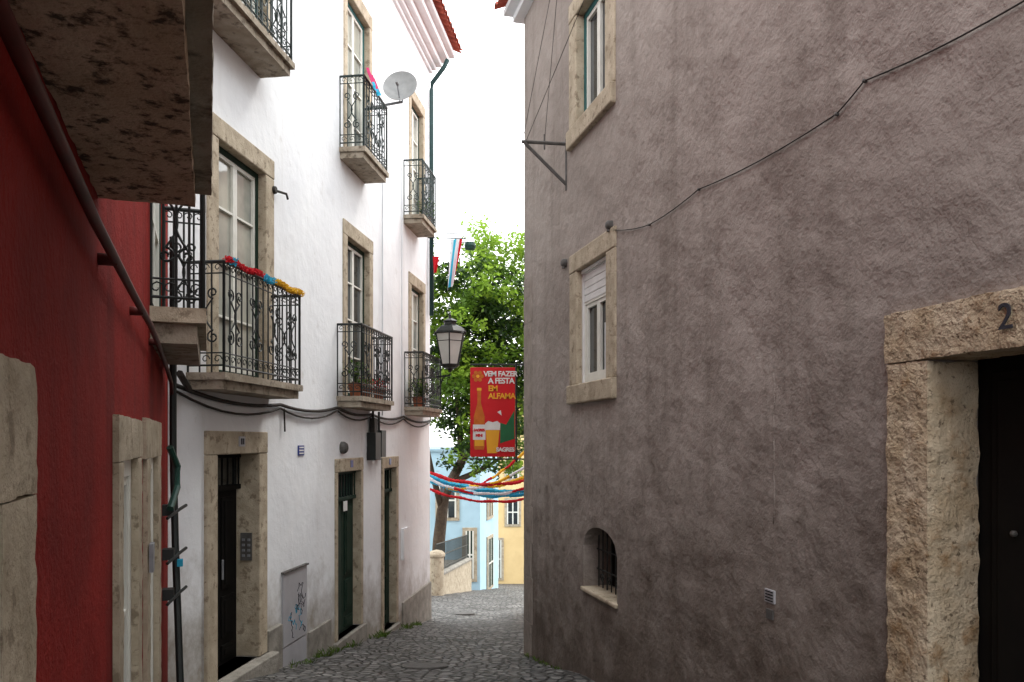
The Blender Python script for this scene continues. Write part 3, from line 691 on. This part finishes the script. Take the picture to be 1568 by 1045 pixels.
while nc<600:
    d=Vector((rnd.gauss(0,1),rnd.gauss(0,1),rnd.gauss(0,1))).normalized(); q=rnd.random()**.45
    wob=.84+.30*noise.noise(d*2.2+Vector((3,1,5)))
    c=Vector((ctr.x+d.x*rad.x*q*wob,ctr.y+d.y*rad.y*q*wob,ctr.z+d.z*rad.z*q*wob))
    if noise.noise(c*.8)<-.30: continue
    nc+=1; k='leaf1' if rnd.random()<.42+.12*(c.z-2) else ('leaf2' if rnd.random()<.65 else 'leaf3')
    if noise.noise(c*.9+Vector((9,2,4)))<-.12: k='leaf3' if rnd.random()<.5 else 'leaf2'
    if q<.5 : k='leaf3' if rnd.random()<.8 else 'leaf2'  # inner clumps darker, upper ones limier: crown shade put into leaf colour
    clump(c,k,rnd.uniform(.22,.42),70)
for _ in range(80):
    c=Vector((rnd.uniform(-2.0,.3),rnd.uniform(22.8,24.5),rnd.uniform(-.9,.9)))
    clump(c,rnd.choice(['leaf1','leaf2','leaf3','leaf3']),rnd.uniform(.18,.32),45)
mb.obj('foliage',tr,recalc=False)
# ================================================================= TERRACE
te=empty('stone_terrace'); mb=MB()
def T(t,off,z):
    a=Vector((-1.97,22.2,0)); b=Vector((-1.42,28,0)); d=(b-a); nrm=Vector((d.y,-d.x,0)).normalized(); p=a+d*t+nrm*off; return Vector((p.x,p.y,z))
mb.hexa([T(0,-.3,-6),T(0,0,-6),T(1,0,-6),T(1,-.3,-6),T(0,-.3,-3.78),T(0,0,-3.78),T(1,0,-4.2),T(1,-.3,-4.2)],'stone')
mb.hexa([T(0,-.34,-3.78),T(0,.04,-3.78),T(1,.04,-4.2),T(1,-.34,-4.2),T(0,-.34,-3.70),T(0,.04,-3.70),T(1,.04,-4.12),T(1,-.34,-4.12)],'ground_stone')
mb.wbox(-7,-2.1,22.2,22.5,-6,-3.75,'stone'); mb.quad([(-7,22.5,-3.8),(-2.2,22.5,-3.8),(-1.7,28,-4.2),(-7,28,-4.2)],'ground_stone')
mb.lathe((-2.1,22.2,-4.6),[(.2,0),(.2,1.35),(.24,1.37),(.24,1.45),(.16,1.52),(0,1.56)],'stone',20)
mb.obj('walls',te,.02)
mb=MB()
for i in range(30):
    t=i/29; zt=-3.70-.42*t; mb.tube([T(t,-.15,zt),T(t,-.15,zt+.8)],.014,'iron',5)
for h in (.08,.45,.8): mb.tube([T(0,-.15,-3.70+h),T(1,-.15,-4.12+h)],.018,'iron',5)
mb.obj('railing',te)
# ================================================================= FAR HOUSES
def house(name,poly_,zt,k,wins,zb=-9,eave='tile'):
    e=empty(name); m=MB(); n=len(poly_)
    for i in range(n):
        a=poly_[i]; b=poly_[(i+1)%n]; m.quad([(*a,zb),(*b,zb),(*b,zt),(*a,zt)],k)
    m.quad([(*p,zt) for p in poly_],'tile')
    m.obj('walls',e,recalc=False); m=MB()
    for (a,b,t0,t1,z0,z1,kk) in wins:
        A=Vector((*poly_[a],0)); Bv=Vector((*poly_[b],0)); d=Bv-A; nr=Vector((d.y,-d.x,0)).normalized()
        def Q(t,n,z): 
            p=A+d*t+nr*n; return Vector((p.x,p.y,z))
        def bx(t0,t1,n0,n1,z0,z1,kq): m.hexa([Q(t0,n0,z0),Q(t0,n1,z0),Q(t1,n1,z0),Q(t1,n0,z0),Q(t0,n0,z1),Q(t0,n1,z1),Q(t1,n1,z1),Q(t1,n0,z1)],kq)
        s=.12/d.length
        bx(t0-s,t1+s,-.02,.05,z0-.12,z1+.12,'stone'); bx(t0,t1,.052,.06,z0,z1,'glassd' if kk!='door' else 'green')
        mid=(t0+t1)/2; bx(mid-s*.25,mid+s*.25,.062,.075,z0,z1,'wframe'); bx(t0,t1,.062,.072,(z0+z1)/2-.03,(z0+z1)/2+.03,'wframe')
        for q0,q1 in ((t0,t0+s*.5),(t1-s*.5,t1)): bx(q0,q1,.062,.076,z0,z1,'wframe')
    m.obj('openings',e)
    m=MB(); 
    for i in range(n):
        a=poly_[i]; b=poly_[(i+1)%n]; m.tube([(*a,zt),(*b,zt)],.10,k,6); m.tube([(*a,zt+.1),(*b,zt+.1)],.06,eave,6)
    m.obj('eaves',e); return e
house('pale_blue_house',[(-9,30),(-1.2,30),(-.58,33.5),(-9,33.5)],-.35,'blue',[(0,1,.80,.885,-2.9,-1.6,'w'),(0,1,.93,.97,-5.2,-3.4,'door'),(1,2,.35,.62,-5.8,-3.9,'door'),(1,2,.35,.62,-3.0,-1.8,'w')],eave='white')
house('cream_yellow_house',[(-.95,40),(6,40),(6,46),(-.95,46)],2.0,'yellow',[(0,1,.10,.185,-4.2,-3.0,'w'),(0,1,.10,.185,-1.9,-.6,'w'),(0,1,.02,.06,-6.9,-5.0,'door'),(0,1,.25,.33,-4.2,-3.0,'w')])
mb=MB(); rnd=random.Random(4)
def tuft(x,y,z,n=10,h=.06):
    for _ in range(n):
        a=rnd.random()*6.28; d=Vector((math.cos(a),math.sin(a),0)); l=h*rnd.uniform(.5,1.2); p=Vector((x,y,z))+d*rnd.random()*.05; s=d.cross(Vector((0,0,1)))*.006
        mb.quad([p-s,p+s,p+d*l*.35+Vector((0,0,l*.7))+s*.7,p+d*l*.7+Vector((0,0,l))],rnd.choice(['grass','grass','leaf2']))
for cy in (9.3,9.9,10.4,11.0,12.2,12.6,13.8,14.6):
    for _ in range(9):
        y=cy+rnd.gauss(0,.18); p=W(y,rnd.uniform(.04,.13)+rnd.random()**3*.12,0); tuft(p.x,p.y,gz(p.y)-.01,10,rnd.choice([.04,.06,.09]))
for _ in range(20):
    y=rnd.uniform(8.5,10.2); p=G(y,rnd.uniform(.02,.06),0); tuft(p.x,p.y,gz(p.y)-.01,6,.04)
mb.obj('grass_tufts',recalc=False)
# ================================================================= LIGHT, WORLD, CAMERA
w=bpy.data.worlds.new('World'); scene.world=w; w.use_nodes=True; nt=w.node_tree; N=nt.nodes; L=nt.links
bg=N['Background']; sky=N.new('ShaderNodeTexSky'); sky.sky_type='NISHITA'; sky.sun_disc=False
el,az=math.radians(52),math.radians(42)
sky.sun_elevation=el; sky.sun_rotation=az; sky.dust_density=3
tcw=N.new('ShaderNodeTexCoord'); nz=N.new('ShaderNodeTexNoise'); nz.inputs['Scale'].default_value=2; L.new(tcw.outputs['Generated'],nz.inputs['Vector'])
cm=N.new('ShaderNodeMix'); cm.data_type='RGBA'; L.new(nz.outputs['Fac'],cm.inputs[0]); cm.inputs[6].default_value=(24.5,25.2,26,1); cm.inputs[7].default_value=(28.5,28.5,28.2,1)
mw=N.new('ShaderNodeMix'); mw.data_type='RGBA'; mw.inputs[0].default_value=.88; L.new(sky.outputs[0],mw.inputs[6]); L.new(cm.outputs[2],mw.inputs[7])
L.new(mw.outputs[2],bg.inputs[0]); bg.inputs[1].default_value=.15
sl=bpy.data.lights.new('sun','SUN'); sl.energy=1.5; sl.angle=math.radians(12); sl.color=(1,.97,.92)
so=bpy.data.objects.new('sun',sl); C.objects.link(so)
sd_=Vector((math.sin(az)*math.cos(el),math.cos(az)*math.cos(el),math.sin(el)))
so.rotation_euler=sd_.to_track_quat('Z','Y').to_euler()
cam=bpy.data.cameras.new('cam'); cam.lens=28; cam.sensor_width=36; cam.shift_y=.0971; cam.clip_start=.05; cam.clip_end=5000
co=bpy.data.objects.new('camera',cam); C.objects.link(co); co.location=(0,0,0); co.rotation_euler=(math.radians(90),0,0); scene.camera=co
scene.view_settings.view_transform='Standard'; scene.view_settings.look='None'; scene.view_settings.exposure=0
